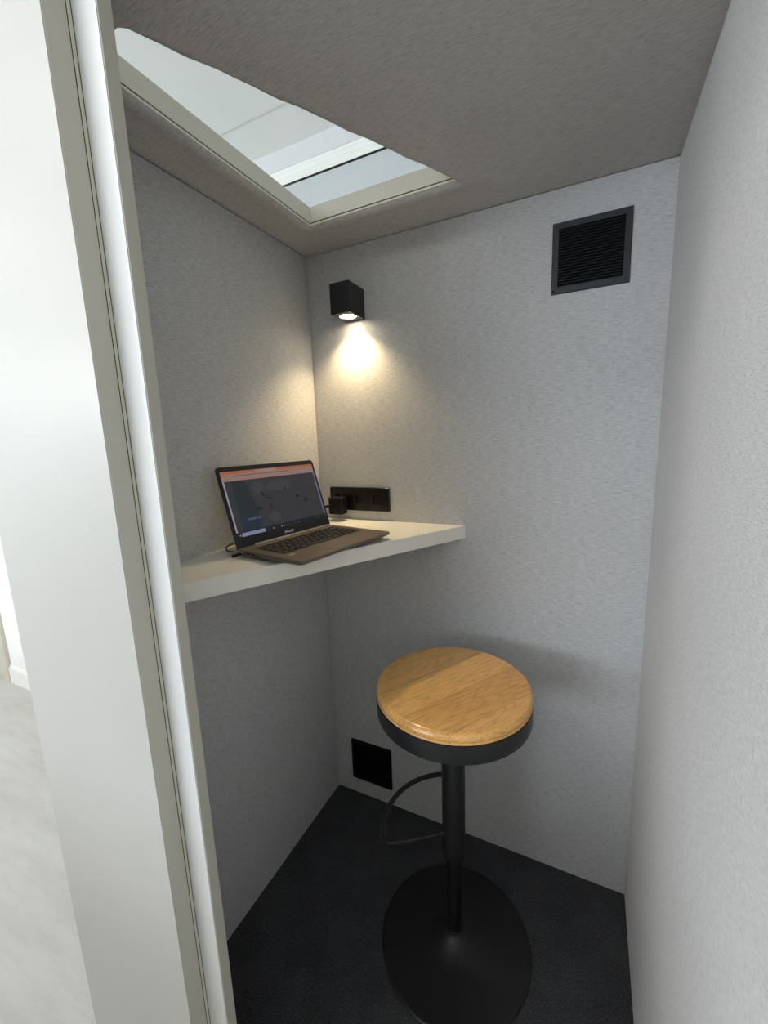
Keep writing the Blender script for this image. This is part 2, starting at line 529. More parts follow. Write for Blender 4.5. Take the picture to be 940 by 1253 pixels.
# ------------------------------------------------------------------ the room around the booth
RZ = -0.02
CZ = 2.67
bm = bmesh.new(); box(bm, (-5.2, -5.6, RZ - 0.1), (2.6, 0.6, RZ)); structure(link('floor_room', bm, M['stone']))
bm = bmesh.new()
box(bm, (-5.2, -5.6, CZ), (2.6, 0.31, CZ + 0.1)); box(bm, (-5.2, 0.31, CZ + 0.004), (2.6, 0.6, CZ + 0.1))
structure(link('ceiling_room', bm, M['plaster']))
bm = bmesh.new(); box(bm, (-5.2, 0.5, RZ), (2.6, 0.6, 2.510)); structure(link('wall_room_rear', bm, M['greywall']))
bm = bmesh.new(); box(bm, (-5.2, 0.499, 2.510), (2.6, 0.6, 2.519)); structure(link('trim_3', bm, M['gap']))
bm = bmesh.new()
box(bm, (-5.2, 0.503, 2.519), (2.6, 0.6, 2.555), 0.004, 2)
box(bm, (-5.2, 0.508, 2.555), (2.6, 0.6, 2.580), 0.004, 2)
box(bm, (-5.2, 0.514, 2.580), (2.6, 0.6, 2.595), 0.004, 2)
structure(link('trim_4', bm, M['skirting'], smooth=True))
bm = bmesh.new(); box(bm, (-5.2, 0.515, 2.595), (2.6, 0.6, CZ + 0.01)); structure(link('wall_room_frieze', bm, M['palegrey']))
bm = bmesh.new()
box(bm, (-5.3, -5.6, RZ), (-5.2, -5.0, CZ)); box(bm, (-5.3, -3.0, RZ), (-5.2, 0.6, CZ)); box(bm, (-5.3, -5.0, RZ), (-5.2, -3.0, 0.9)); box(bm, (-5.3, -5.0, 2.4), (-5.2, -3.0, CZ))
structure(link('wall_room_left', bm, M['plaster']))
bm = bmesh.new(); box(bm, (2.6, -5.6, RZ), (2.7, 0.6, CZ)); structure(link('wall_room_right', bm, M['plaster']))
# front wall of the room with its window opening
wx0, wx1, wz0, wz1 = -4.4, -0.2, 1.15, 2.1
bm = bmesh.new()
box(bm, (-5.2, -5.7, RZ), (wx0, -5.6, CZ)); box(bm, (wx1, -5.7, RZ), (2.6, -5.6, CZ))
box(bm, (wx0, -5.7, RZ), (wx1, -5.6, wz0)); box(bm, (wx0, -5.7, wz1), (wx1, -5.6, CZ))
structure(link('wall_room_front', bm, M['plaster']))
bm = bmesh.new()
for lo, hi in (((wx0, -5.68, wz0), (wx0 + .06, -5.62, wz1)), ((wx1 - .06, -5.68, wz0), (wx1, -5.62, wz1)), ((wx0, -5.68, wz0), (wx1, -5.62, wz0 + .06)), ((wx0, -5.68, wz1 - .06), (wx1, -5.62, wz1)), ((-2.33, -5.68, wz0), (-2.27, -5.62, wz1))):
    box(bm, lo, hi, 0.004, 1)
structure(link('window_2', bm, M['skirting']))
bm = bmesh.new()
for lo, hi in (((-5.26, -5.0, 0.9), (-5.18, -4.94, 2.4)), ((-5.26, -3.06, 0.9), (-5.18, -3.0, 2.4)), ((-5.26, -5.0, 0.9), (-5.18, -3.0, 0.96)), ((-5.26, -5.0, 2.34), (-5.18, -3.0, 2.4))):
    box(bm, lo, hi, 0.004, 1)
structure(link('window_added', bm, M['skirting']))  # unseen window frame, added to go with the side fill light
# unseen half-height wall, added behind the camera to shade the lower booth
bm = bmesh.new(); box(bm, (-3.0, -2.55, RZ), (2.6, -2.43, 0.95), 0.004, 2)
structure(link('wall_added_shade', bm, M['shade_wall']))
# short wall pier beyond the booth with skirting board, and the door casing beside it
bm = bmesh.new(); box(bm, (-2.27, -0.13, RZ), (-1.45, 0.5, CZ)); structure(link('wall_room_pier', bm, M['plaster']))
bm = bmesh.new()
box(bm, (-2.27, -0.146, RZ), (-1.45, -0.13, 0.082), 0.002, 2); box(bm, (-2.27, -0.139, 0.082), (-1.45, -0.13, 0.093), 0.002, 2)
structure(link('baseboard_room', bm, M['skirting']))
bm = bmesh.new()
box(bm, (-2.36, -0.150, RZ), (-2.272, -0.10, 2.1), 0.003, 2); box(bm, (-2.46, -0.135, RZ), (-2.36, -0.10, 2.1), 0.003, 2)
structure(link('trim_5', bm, M['casing'], smooth=True))
bm = bmesh.new(); box(bm, (-3.3, -0.118, RZ), (-2.46, -0.08, 2.06)); structure(link('door_1', bm, M['skirting']))

# ------------------------------------------------------------------ desk shelf
SZ0, SZ1 = 1.0586, 1.0982
bm = bmesh.new()
prism(bm, [(0, -0.0), (0.5214, 0.0), (0.0735, -D + 0.0005), (0, -D + 0.0005)], SZ0, SZ1)
es = [e for e in bm.edges]
bmesh.ops.bevel(bm, geom=es, offset=0.0012, segments=2, affect='EDGES')
desk = link('desk_shelf', bm, M['laminate'], smooth=30)
tag(desk, 'white triangular desk shelf fitted into the booth corner, carrying the laptop', 'desk')

# ------------------------------------------------------------------ laptop
laptop = empty('laptop', (0.129, -0.3471, SZ1), (0, 0, math.atan2(0.98603, 0.16658)))
tag(laptop, 'open dark bronze laptop with lit screen standing on the white corner shelf', 'laptop')
TZ = 0.0195
bm = bmesh.new()
lo_ = rrect(0.317, 0.214, 0.010, 5, 0, -0.107)
hi_ = rrect(0.325, 0.226, 0.009, 5, 0, -0.109)
def layer(pts, z, tilt=0.0):
    return [bm.verts.new((p[0], p[1], z + tilt * (-p[1]) / 0.222)) for p in pts]
rows = [layer(lo_, 0.0035, 0.0060), layer(hi_, 0.0075, 0.0060), layer(hi_, TZ - 0.0012), layer(rrect(0.3226, 0.2236, 0.009, 5, 0, -0.109), TZ)]
for a, b_ in zip(rows, rows[1:]):
    for i in range(len(a)):
        j = (i + 1) % len(a)
        bm.faces.new((a[i], a[j], b_[j], b_[i]))
bm.faces.new(list(reversed(rows[0]))); bm.faces.new(rows[-1])
lbase = link('base', bm, M['deck'], laptop, smooth=25)
lbase['label'] = 'dark bronze keyboard base'
bm = bmesh.new(); box(bm, (-0.1395, -0.1385, TZ - 0.001), (0.1395, -0.0310, TZ + 0.0003), 0.0002, 1)
link('key_tray', bm, M['tray'], lbase)
kmesh = {}
def keymesh(w, d):
    k = (round(w, 4), round(d, 4))
    if k not in kmesh:
        b_ = bmesh.new()
        lo = [b_.verts.new((x * w / 2, y * d / 2, 0)) for x, y in ((-1, -1), (1, -1), (1, 1), (-1, 1))]
        hi = [b_.verts.new((x * (w / 2 - .0008), y * (d / 2 - .0008), 0.0014)) for x, y in ((-1, -1), (1, -1), (1, 1), (-1, 1))]
        for i in range(4):
            j = (i + 1) % 4
            b_.faces.new((lo[i], lo[j], hi[j], hi[i]))
        b_.faces.new(hi); b_.faces.new(list(reversed(lo)))
        lg_ = b_.faces.new([b_.verts.new((x_, y_, 0.00145)) for x_, y_ in ((-.0010, -.0010), (.0010, -.0010), (.0010, .0012), (-.0010, .0012))])
        lg_.material_index = 1
        me = bpy.data.meshes.new('key'); b_.to_mesh(me); b_.free(); me.materials.append(M['key']); me.materials.append(M['legend'])
        kmesh[k] = me
    return kmesh[k]
rowsk = [(-0.0365, 0.0095, [1] * 15), (-0.0530, 0.0165, [1] * 13 + [2]), (-0.0715, 0.0165, [1.5] + [1] * 12 + [1.5]),
         (-0.0900, 0.0165, [1.75] + [1] * 11 + [2.25]), (-0.1085, 0.0165, [1.25, 1] + [1] * 10 + [2.75]), (-0.1270, 0.0165, [1.25, 1, 1, 1.25, 5.0, 1.25, 1, 1, 1, 1.25])]
for ky, kd, ws in rowsk:
    pitch = 0.275 / sum(ws)
    x = -0.1375
    for w in ws:
        ow = w * pitch
        ko = bpy.data.objects.new('key', keymesh(ow - 0.0030, kd - 0.0015))
        col.objects.link(ko); ko.parent = lbase; ko.location = (x + ow / 2, ky, TZ + 0.0003)
        x += ow
bm = bmesh.new(); prism(bm, rrect(0.105, 0.066, 0.003, 3, 0.0, -0.181), TZ - 0.001, TZ + 0.0004); tp = link('touchpad', bm, M['touchpad'], lbase)
bm = bmesh.new(); prism(bm, rrect(0.018, 0.010, 0.001, 2, -0.131, -0.156), TZ - 0.0005, TZ + 0.0003); stk = link('sticker', bm, M['sticker'], lbase); stk['label'] = 'small silver sticker'
for (py, pw) in ((-0.020, 0.008), (-0.040, 0.014), (-0.058, 0.013), (-0.074, 0.006)):
    bm = bmesh.new(); box(bm, (-0.1633, py - pw / 2, 0.0105), (-0.1600, py + pw / 2, 0.0155), 0.0005, 1)
    link('port', bm, M['port'], lbase)
for fx, fy, fz in ((-0.13, -0.02, 0.0042), (0.13, -0.02, 0.0042), (-0.13, -0.118, 0.0072), (0.13, -0.118, 0.0072)):
    bm = bmesh.new(); lathe(bm, [(0, 0), (0.006, 0), (0.007, fz), (0, fz)], 16, (fx, fy)); link('rubber_foot', bm, M['port'], lbase)
# lid: local s (across), t (up the lid), n (towards the user)
ANG = 1.2694
ca, sa = math.cos(ANG), math.sin(ANG)
LM = Matrix(((1, 0, 0, 0), (0, ca, -sa, 0), (0, sa, ca, TZ), (0, 0, 0, 1)))
def lidxf(bm):
    bmesh.ops.transform(bm, matrix=LM, verts=bm.verts)
LH = 0.2035
bm = bmesh.new()
pts = rrect(0.325, LH + 0.004, 0.009, 6, 0, (LH - 0.004) / 2, (0, 0, 1, 1))
pin = rrect(0.3234, LH + 0.0024, 0.009, 6, 0, (LH - 0.004) / 2, (0, 0, 1, 1))
r0 = [bm.verts.new((*p, -0.0060)) for p in pin]; r1 = [bm.verts.new((*p, -0.0050)) for p in pts]
r2_ = [bm.verts.new((*p, -0.0010)) for p in pts]; r3 = [bm.verts.new((*p, 0.0)) for p in pin]
for a, b_ in ((r0, r1), (r1, r2_), (r2_, r3)):
    for i in range(len(a)):
        j = (i + 1) % len(a); bm.faces.new((a[i], a[j], b_[j], b_[i]))
bm.faces.new(list(reversed(r0))); bm.faces.new(r3)
lidxf(bm)
lid = link('lid', bm, M['lid'], laptop, smooth=30)
bm = bmesh.new(); prism(bm, rrect(0.3205, LH - 0.002, 0.008, 6, 0, LH / 2, (0, 0, 1, 1)), -0.0004, 0.0004); lidxf(bm)
link('bezel', bm, M['bezel'], lid)
bm = bmesh.new(); box(bm, (-0.112, -0.0030, -0.0030), (0.1600, 0.0028, 0.0016), 0.0008, 2); lidxf(bm)
hg = link('hinge', bm, M['hinge'], lid, smooth=True); hg['label'] = 'bright metal hinge strip'
# what the screen shows, as flat coloured areas of one display
SCR = {}
def scol(name, rgb, k=0.72):
    SCR[name] = emit('screen_' + name, lin(rgb), k)
for nm, rgb in dict(page=(58, 57, 61), teal=(40, 50, 54), teal_low=(38, 50, 68), dark=(26, 27, 31), orange=(172, 106, 74), tab=(168, 136, 124), bar=(160, 130, 120), bar_mark=(120, 90, 84), strip=(158, 158, 176), strip_blue=(120, 120, 152), task=(28, 29, 34), search=(140, 140, 168), icon=(190, 190, 188), icon_dim=(110, 110, 112), figure=(24, 24, 28), light=(68, 67, 71), text=(120, 150, 190)).items():
    scol(nm, rgb)
order = list(SCR)
bm = bmesh.new()
def rect(s0, s1, t0, t1, c, lv):
    z = 0.0005 + lv * 0.00006
    v = [bm.verts.new((s / 1000, t / 1000, z)) for s, t in ((s0, t0), (s1, t0), (s1, t1), (s0, t1))]
    f = bm.faces.new(v); f.material_index = order.index(c)
def poly(pts, c, lv):
    z = 0.0005 + lv * 0.00006
    f = bm.faces.new([bm.verts.new((s / 1000, t / 1000, z)) for s, t in pts]); f.material_index = order.index(c)
rect(-155, 154, 24, 191, 'dark', 0)
rect(-150, 150, 37, 166, 'page', 1)
poly([(-132, 37), (-76, 37), (-78, 70), (-70, 85), (-84, 120), (-92, 166), (-132, 166)], 'teal', 2)
poly([(-132, 37), (-76, 37), (-78, 75), (-132, 75)], 'teal_low', 3)
poly([(-128, 166), (-127, 166), (-118, 50), (-119, 50)], 'page', 4)
rect(-155, 154, 183.5, 191, 'orange', 1)
rect(-51, 17, 183.5, 190, 'tab', 2)
rect(-155, 154, 166, 183.5, 'bar', 1)
rect(-120, 60, 177.2, 179.6, 'bar_mark', 2)
for s in (-146, -139, -128, 70, 77, 85, 92, 101, 110, 119, 128, 136, 143, 149):
    rect(s - 1.2, s + 1.2, 177.2, 180.0, 'bar_mark', 3)
for s in (-140, -96, -62, 10, 74, 100):
    rect(s - 1.5, s + 1.5, 169.5, 172, 'bar_mark', 3)
rect(-155, -150.5, 37, 166, 'strip', 2)
rect(149.5, 154, 37, 166, 'strip_blue', 2)
rect(-155, 154, 24, 36.5, 'task', 2)
rect(-141, -70, 25.5, 34.5, 'search', 3)
rect(-147, -144.5, 28, 31, 'icon', 3)
rect(151, 153, 29, 31, 'icon', 3)
for s, w, c_ in ((-58, 2.4, 'icon_dim'), (-44, 2.2, 'icon'), (-16.4, 2.6, 'icon'), (-7.6, 2.6, 'icon'), (12, 2.2, 'icon_dim'), (30, 2.6, 'icon_dim'), (46, 1.8, 'icon'), (70, 2.2, 'icon_dim'), (118, 3, 'icon_dim')):
    rect(s - w / 2, s + w / 2, 28, 31, c_, 3)
rnd = random.Random(3)
def blob(s, t, a, b_, c_, lv, rot=0.0):
    pts = []
    for i in range(14):
        th = 2 * PI * i / 14
        k = 1 + 0.28 * rnd.uniform(-1, 1)
        x, y = a * math.cos(th) * k, b_ * math.sin(th) * k
        pts.append((s + x * math.cos(rot) - y * math.sin(rot), t + x * math.sin(rot) + y * math.cos(rot)))
    poly(pts, c_, lv)
for i, (s, t, a, b_) in enumerate(((-30, 60, 22, 14), (30, 60, 30, 12), (10, 140, 40, 14), (90, 130, 34, 20), (-60, 140, 16, 16), (60, 80, 26, 12))):
    blob(s, t, a, b_, 'light' if i % 2 == 0 else 'page', 2)
for s, t, a, b_, rt in ((-49, 124, 3, 7, 0.3), (-39, 116, 2.5, 4, 0.1), (-28, 110, 8, 2.4, -0.3), (-32, 86, 3, 9, 0.3), (-38, 96, 4, 1.6, 0), (6, 119, 1.6, 5, 0.1), (29, 129, 3, 8, 0.2), (66, 104, 6, 4, 0.2), (93, 92, 4.5, 8, -0.2), (99, 88, 4, 3, 0)):
    blob(s, t, a, b_, 'figure', 3, rt)
rect(-80, -62, 84, 90, 'figure', 4)
rect(-78, -64, 75, 82, 'page', 4)
lidxf(bm)
link('display', bm, [SCR[k] for k in order], lid)
# page heading on the screen
cu = bpy.data.curves.new('page_heading', 'FONT')
cu.body = 'CONTACT US'
cu.size = 0.0070
tmp = bpy.data.objects.new('page_heading_curve', cu); col.objects.link(tmp)
bpy.context.view_layer.update()
me = bpy.data.meshes.new_from_object(tmp.evaluated_get(bpy.context.evaluated_depsgraph_get()))
bpy.data.objects.remove(tmp)
bm = bmesh.new(); bm.from_mesh(me); bpy.data.meshes.remove(me)
xs = [v.co.x for v in bm.verts]
k = 0.036 / (max(xs) - min(xs))
for v in bm.verts:
    v.co = Vector((-0.112 + (v.co.x - min(xs)) * k, 0.0625 + v.co.y * k * 1.15, 0.00085))
for f in bm.faces:
    f.material_index = 0
lidxf(bm)
link('page_heading', bm, SCR['text'], lid)
# maker's lettering under the screen, built from slanted strokes
bm = bmesh.new()
def stroke(x0, x1, y0, y1):
    sh = 0.28
    vs = [bm.verts.new((-0.0125 + x + y * sh, 0.0088 + y, 0.00075)) for x, y in ((x0, y0), (x1, y0), (x1, y1), (x0, y1))]
    bm.faces.new(vs)
u_ = 0.001
hgt, th = 5.8 * u_, 1.15 * u_
def letter(x, w, parts):
    for a, b_, c_, d_ in parts:
        stroke(x + a * w, x + b_ * w, c_ * hgt, d_ * hgt)
lw = 6.6 * u_
letter(0.0, lw, [(0, .22, 0, 1), (.78, 1, 0, 1), (.22, .78, .8, 1), (.40, .78, .36, .54)])
letter(7.9 * u_, lw, [(0, 1, .8, 1), (0, .22, .42, .8), (0, 1, .40, .60), (.78, 1, .2, .42), (0, 1, 0, .2)])
letter(15.8 * u_, lw, [(0, .22, 0, 1), (.78, 1, 0, 1), (.22, .78, 0, .2)])
letter(23.7 * u_, lw, [(0, 1, .8, 1), (0, .22, .42, .8), (0, 1, .40, .60), (.78, 1, .2, .42), (0, 1, 0, .2)])
lidxf(bm)
lg = link('logo', bm, M['logo'], lid)
bm = bmesh.new(); lathe(bm, [(0, 0.0006), (0.0016, 0.0006), (0.0018, 0.0), (0, 0)], 12, (0, LH - 0.006)); lidxf(bm); link('webcam', bm, M['port'], lid)

# ------------------------------------------------------------------ power socket, adapter and cord
sock = empty('power_socket', (0.157, 0.0, 1.170))
tag(sock, 'black wide power socket plate on the back wall above the shelf', 'socket')
sw, sh_ = 0.2275, 0.080
bm = bmesh.new()
o_ = rrect(sw, sh_, 0.004, 4); o1 = rrect(sw - 0.004, sh_ - 0.004, 0.004, 4); o2_ = rrect(sw - 0.018, sh_ - 0.018, 0.002, 4)
R0 = [bm.verts.new((p[0], 0.0, p[1])) for p in o_]; R1 = [bm.verts.new((p[0], -0.008, p[1])) for p in o_]
R2 = [bm.verts.new((p[0], -0.0105, p[1])) for p in o1]; R3 = [bm.verts.new((p[0], -0.0105, p[1])) for p in o2_]; R4 = [bm.verts.new((p[0], -0.004, p[1])) for p in o2_]
for a, b_ in ((R0, R1), (R1, R2), (R2, R3), (R3, R4)):
    for i in range(len(a)):
        j = (i + 1) % len(a); bm.faces.new((a[i], a[j], b_[j], b_[i]))
bm.faces.new(R4); bm.faces.new(R0)
link('frame', bm, M['socket'], sock, smooth=30)
for k in range(3):
    cx = (k - 1) * 0.0705
    bm = bmesh.new()
    sq = rrect(0.069, 0.061, 0.002, 7)
    n_ = len(sq)
    A = [bm.verts.new((cx + p[0], -0.0040, p[1])) for p in sq]; B = [bm.verts.new((cx + p[0], -0.0110, p[1])) for p in sq]
    def circ(r_, y, z=0):
        out_ = []
        for p in sq:
            a_ = math.atan2(p[1], p[0]); out_.append(bm.verts.new((cx + r_ * math.cos(a_), y, r_ * math.sin(a_) + z)))
        return out_
    C_ = circ(0.0235, -0.0110); C2 = circ(0.0220, -0.0100); D_ = circ(0.0210, -0.0030)
    for a, b_ in ((A, B), (B, C_), (C_, C2), (C2, D_)):
        for i in range(n_):
            j = (i + 1) % n_; bm.faces.new((a[i], a[j], b_[j], b_[i]))
    bm.faces.new(D_)
    ins = link('socket_insert', bm, M['socket'], sock, smooth=30)
    for zz in (-0.0195, 0.0195):
        bm = bmesh.new(); box(bm, (cx - 0.0022, -0.0085, zz - 0.0016), (cx + 0.0022, -0.0030, zz + 0.0016), 0.0005, 1); link('earth_clip', bm, M['steel'], ins)
    if k:
        for xx in (-0.0095, 0.0095):
            bm = bmesh.new(); tube(bm, [(cx + xx, -0.0030, 0), (cx + xx, -0.0034, 0)], 0.0024, 12); link('contact_hole', bm, M['steel'], ins)

adp = empty('power_adapter', (0.0965, -0.0110, 1.151))
tag(adp, 'black plug-in laptop charger with cord, pushed into the wall socket', 'charger')
bm = bmesh.new()
box(bm, (-0.030, -0.050, -0.0295), (0.024, -0.012, 0.0295), 0.006, 3)
link('housing', bm, M['plug'], adp, smooth=True)
bm = bmesh.new(); tube(bm, [(-0.010, -0.013, 0.018), (-0.010, 0.0065, 0.018)], 0.0175, 28); link('plug', bm, M['plug'], adp, smooth=True)
A0 = Vector(adp.location)
def rel(p):
    return tuple(Vector(p) - A0)
bm = bmesh.new(); tube(bm, [rel((0.076, -0.060, 1.153)), rel((0.064, -0.068, 1.150)), rel((0.056, -0.074, 1.148))], 0.0042, 14); link('strain_relief', bm, M['plug'], adp, smooth=True)
cordpts = [(0.058, -0.072, 1.1485), (0.046, -0.085, 1.143), (0.030, -0.120, 1.120), (0.022, -0.180, 1.1035), (0.020, -0.28, 1.1005), (0.020, -0.38, 1.1006), (0.018, -0.415, 1.104),
           (0.016, -0.440, 1.108), (0.020, -0.463, 1.107), (0.036, -0.482, 1.104), (0.060, -0.495, 1.105), (0.088, -0.507, 1.1095)]
bm = bmesh.new(); tube(bm, [rel(p) for p in spline(cordpts, 8)], 0.0017, 10); link('cord', bm, M['cord'], adp, smooth=True)
# barrel connector at the laptop's rear side port
f_ = Vector((math.cos(-0.1674), math.sin(-0.1674), 0)); r_v = Vector((-f_.y, f_.x, 0))
pc = Vector((0.129, -0.3471, SZ1 + 0.013)) + r_v * (-0.1635) + f_ * 0.020
bm = bmesh.new(); tube(bm, [rel(pc - r_v * 0.0285 + Vector((0, 0, -0.001))), rel(pc - r_v * 0.006)], 0.0042, 14); link('connector', bm, M['plug'], adp, smooth=True)
bm = bmesh.new(); tube(bm, [rel(pc - r_v * 0.0059), rel(pc - r_v * 0.0002)], 0.0026, 12); link('connector_tip', bm, M['steel'], adp, smooth=True)

# ------------------------------------------------------------------ wall lamp
lx0, lx1, ly, lz0, lz1 = 0.1388, 0.2037, -0.094, 1.7360, 1.8222
lamp = empty('wall_lamp', ((lx0 + lx1) / 2, 0, lz0))
tag(lamp, 'small black cube wall lamp, lit, shining down the back wall', 'lamp')
cx, cy = (lx0 + lx1) / 2, ly / 2 - 0.001
def lrel(bm):
    bmesh.ops.translate(bm, vec=(-cx, 0, -lz0), verts=bm.verts)
bm = bmesh.new()
sq = [(lx0, ly), (lx1, ly), (lx1, 0), (lx0, 0)]
sqd = densify(sq, 0.008)
n_ = len(sqd)
A = [bm.verts.new((*p, lz1)) for p in sqd]; B = [bm.verts.new((*p, lz0)) for p in sqd]
def ringl(r_, z):
    return [bm.verts.new((cx + r_ * math.cos(math.atan2(p[1] - cy, p[0] - cx)), cy + r_ * math.sin(math.atan2(p[1] - cy, p[0] - cx)), z)) for p in sqd]
C_ = ringl(0.0275, lz0); D_ = ringl(0.0275, lz0 + 0.016)
for a, b_ in ((A, B), (B, C_), (C_, D_)):
    for i in range(n_):
        j = (i + 1) % n_; bm.faces.new((a[i], a[j], b_[j], b_[i]))
bm.faces.new(A); bm.faces.new(D_)
lrel(bm)
link('housing', bm, M['lamp_black'], lamp, smooth=30)
bm = bmesh.new(); lathe(bm, [(0.0274, lz0 + 0.0006), (0.0262, lz0 + 0.0006), (0.0240, lz0 + 0.006), (0.0240, lz0 + 0.012), (0.0274, lz0 + 0.012)], 40, (cx, cy)); lrel(bm)
link('reflector', bm, M['reflector'], lamp, smooth=True)
bm = bmesh.new(); lathe(bm, [(0, lz0 + 0.0016), (0.014, lz0 + 0.0020), (0.0235, lz0 + 0.0042), (0.0235, lz0 + 0.0125), (0, lz0 + 0.0125)], 40, (cx, cy)); lrel(bm)
link('lens', bm, M['lamp_lens'], lamp, smooth=True)

# ------------------------------------------------------------------ ventilation grille, lower vent cover
vx0, vx1, vz0, vz1 = 0.7450, 0.9180, 1.7115, 1.8755
vent = empty('ventilation_grille', ((vx0 + vx1) / 2, 0, (vz0 + vz1) / 2))
tag(vent, 'square dark louvred ventilation grille high on the back wall near the ceiling', 'vent')
hw, hh = (vx1 - vx0) / 2, (vz1 - vz0) / 2
iw, ih = hw - 0.0145, hh - 0.0150
bm = bmesh.new()
lv = [(hw, hh, 0.0), (hw, hh, -0.0045), (hw - 0.0015, hh - 0.0015, -0.006), (iw, ih, -0.006), (iw, ih, 0.0)]
rr_ = [[bm.verts.new((sx_ * a, y, sz_ * b_)) for sx_, sz_ in ((-1, -1), (1, -1), (1, 1), (-1, 1))] for a, b_, y in lv]
for a, b_ in zip(rr_, rr_[1:]):
    for i in range(4):
        j = (i + 1) % 4; bm.faces.new((a[i], a[j], b_[j], b_[i]))
for i in range(4):
    j = (i + 1) % 4; bm.faces.new((rr_[-1][i], rr_[-1][j], rr_[0][j], rr_[0][i]))
link('frame', bm, M['vent'], vent)
bm = bmesh.new(); box(bm, (-iw, -0.0010, -ih), (iw, -0.0002, ih)); link('backing', bm, M['black_void'], vent)
ns = 20
for k in range(ns):
    z = -ih + (k + 0.5) * 2 * ih / ns
    bm = bmesh.new()
    # each blade slopes down towards the room
    pr = [(-0.0012, z + 0.0026), (-0.0060, z - 0.0016), (-0.0060, z - 0.0026), (-0.0012, z + 0.0014)]
    a = [bm.verts.new((-iw, p[0], p[1])) for p in pr]; b_ = [bm.verts.new((iw, p[0], p[1])) for p in pr]
    for i in range(4):
        j = (i + 1) % 4; bm.faces.new((a[i], a[j], b_[j], b_[i]))
    bm.faces.new(a); bm.faces.new(list(reversed(b_)))
    link('slat', bm, M['vent_slat'], vent)
bm = bmesh.new(); tube(bm, [(-hw + 0.006, -0.0058, -hh + 0.006), (-hw + 0.006, -0.0072, -hh + 0.006)], 0.0028, 14); link('screw', bm, M['black_void'], vent)

cvx0, cvx1, cvz0, cvz1 = 0.0725, 0.2410, 0.0690, 0.2340
cov = empty('vent_cover', ((cvx0 + cvx1) / 2, 0, (cvz0 + cvz1) / 2))
tag(cov, 'square black vent cover low on the back wall just above the carpet', 'vent')
hw, hh = (cvx1 - cvx0) / 2, (cvz1 - cvz0) / 2
bm = bmesh.new()
lv = [(hw, hh, 0.0), (hw, hh, -0.007), (hw - 0.002, hh - 0.002, -0.009), (hw - 0.010, hh - 0.010, -0.009), (hw - 0.012, hh - 0.012, -0.004)]
rr_ = [[bm.verts.new((sx_ * a, y, sz_ * b_)) for sx_, sz_ in ((-1, -1), (1, -1), (1, 1), (-1, 1))] for a, b_, y in lv]
for a, b_ in zip(rr_, rr_[1:]):
    for i in range(4):
        j = (i + 1) % 4; bm.faces.new((a[i], a[j], b_[j], b_[i]))
bm.faces.new(rr_[0]); bm.faces.new(rr_[-1])
link('frame', bm, M['socket'], cov, smooth=25)
bm = bmesh.new()
for k in range(14):
    z = -hh + 0.016 + (k + 0.5) * (2 * hh - 0.032) / 14
    box(bm, (-hw + 0.0135, -0.0062, z - 0.0036), (hw - 0.0135, -0.0036, z + 0.0036), 0.0012, 1)
link('louvre_panel', bm, M['black_void'], cov)

# ------------------------------------------------------------------ bar stool
stool = empty('bar_stool', (0.574, -0.319, 0.0))
tag(stool, 'round bar stool with oak seat on a black pedestal standing on the carpet', 'stool')
def arc(cx_, cz_, r_, a0, a1, k):
    return [(cx_ + r_ * math.cos(a0 + (a1 - a0) * i / k), cz_ + r_ * math.sin(a0 + (a1 - a0) * i / k)) for i in range(k + 1)]
SR = 0.187
bm = bmesh.new()
lathe(bm, [(0, 0.748), (SR - 0.003, 0.748), (SR - 0.0004, 0.751)] + arc(SR - 0.011, 0.7615, 0.0112, -0.6, PI / 2, 8) + [(SR - 0.05, 0.7729), (0, 0.7729)], 96)
ang = math.radians(58)
bmesh.ops.rotate(bm, cent=(0, 0, 0), matrix=Matrix.Rotation(-ang, 3, 'Z'), verts=bm.verts)
seat = link('seat', bm, M['oak'], stool, smooth=35, rot=(0, 0, ang)); seat['label'] = 'round varnished oak seat board'
bm = bmesh.new()
lathe(bm, [(0, 0.7035), (SR - 0.004, 0.7035), (SR - 0.0010, 0.7050), (SR, 0.708), (SR, 0.7470), (SR - 0.002, 0.7482), (0, 0.7482)], 96)
link('seat_rim', bm, M['black_metal'], stool, smooth=35)
bm = bmesh.new()
lathe(bm, [(0.019, 0.284), (0.0275, 0.284), (0.0295, 0.2865), (0.0295, 0.69), (0.045, 0.7005), (0.045, 0.7036), (0, 0.7036)], 40)
link('column', bm, M['black_metal'], stool, smooth=35)
bm = bmesh.new(); lathe(bm, [(0.0, 0.03), (0.0195, 0.03), (0.0195, 0.30), (0.0, 0.30)], 36)
link('piston', bm, M['black_base'], stool, smooth=35)
bm = bmesh.new(); lathe(bm, [(0.0194, 0.0442), (0.0225, 0.0442), (0.0232, 0.0450), (0.0232, 0.0475), (0.0222, 0.0488), (0.0194, 0.0488)], 36)
link('collar', bm, M['black_base'], stool, smooth=35)
bprof = [(0, 0.0), (0.1985, 0.0), (0.2005, 0.0015), (0.2005, 0.0045), (0.1985, 0.0060)]
for i in range(1, 25):
    t = i / 24
    r_ = 0.1985 + (0.024 - 0.1985) * t
    bprof.append((r_, 0.0060 + 0.0390 * (0.30 * t + 0.70 * t ** 4.0)))
bprof.append((0, 0.0450))
bm = bmesh.new(); lathe(bm, bprof, 96); link('base', bm, M['black_base'], stool, smooth=35)
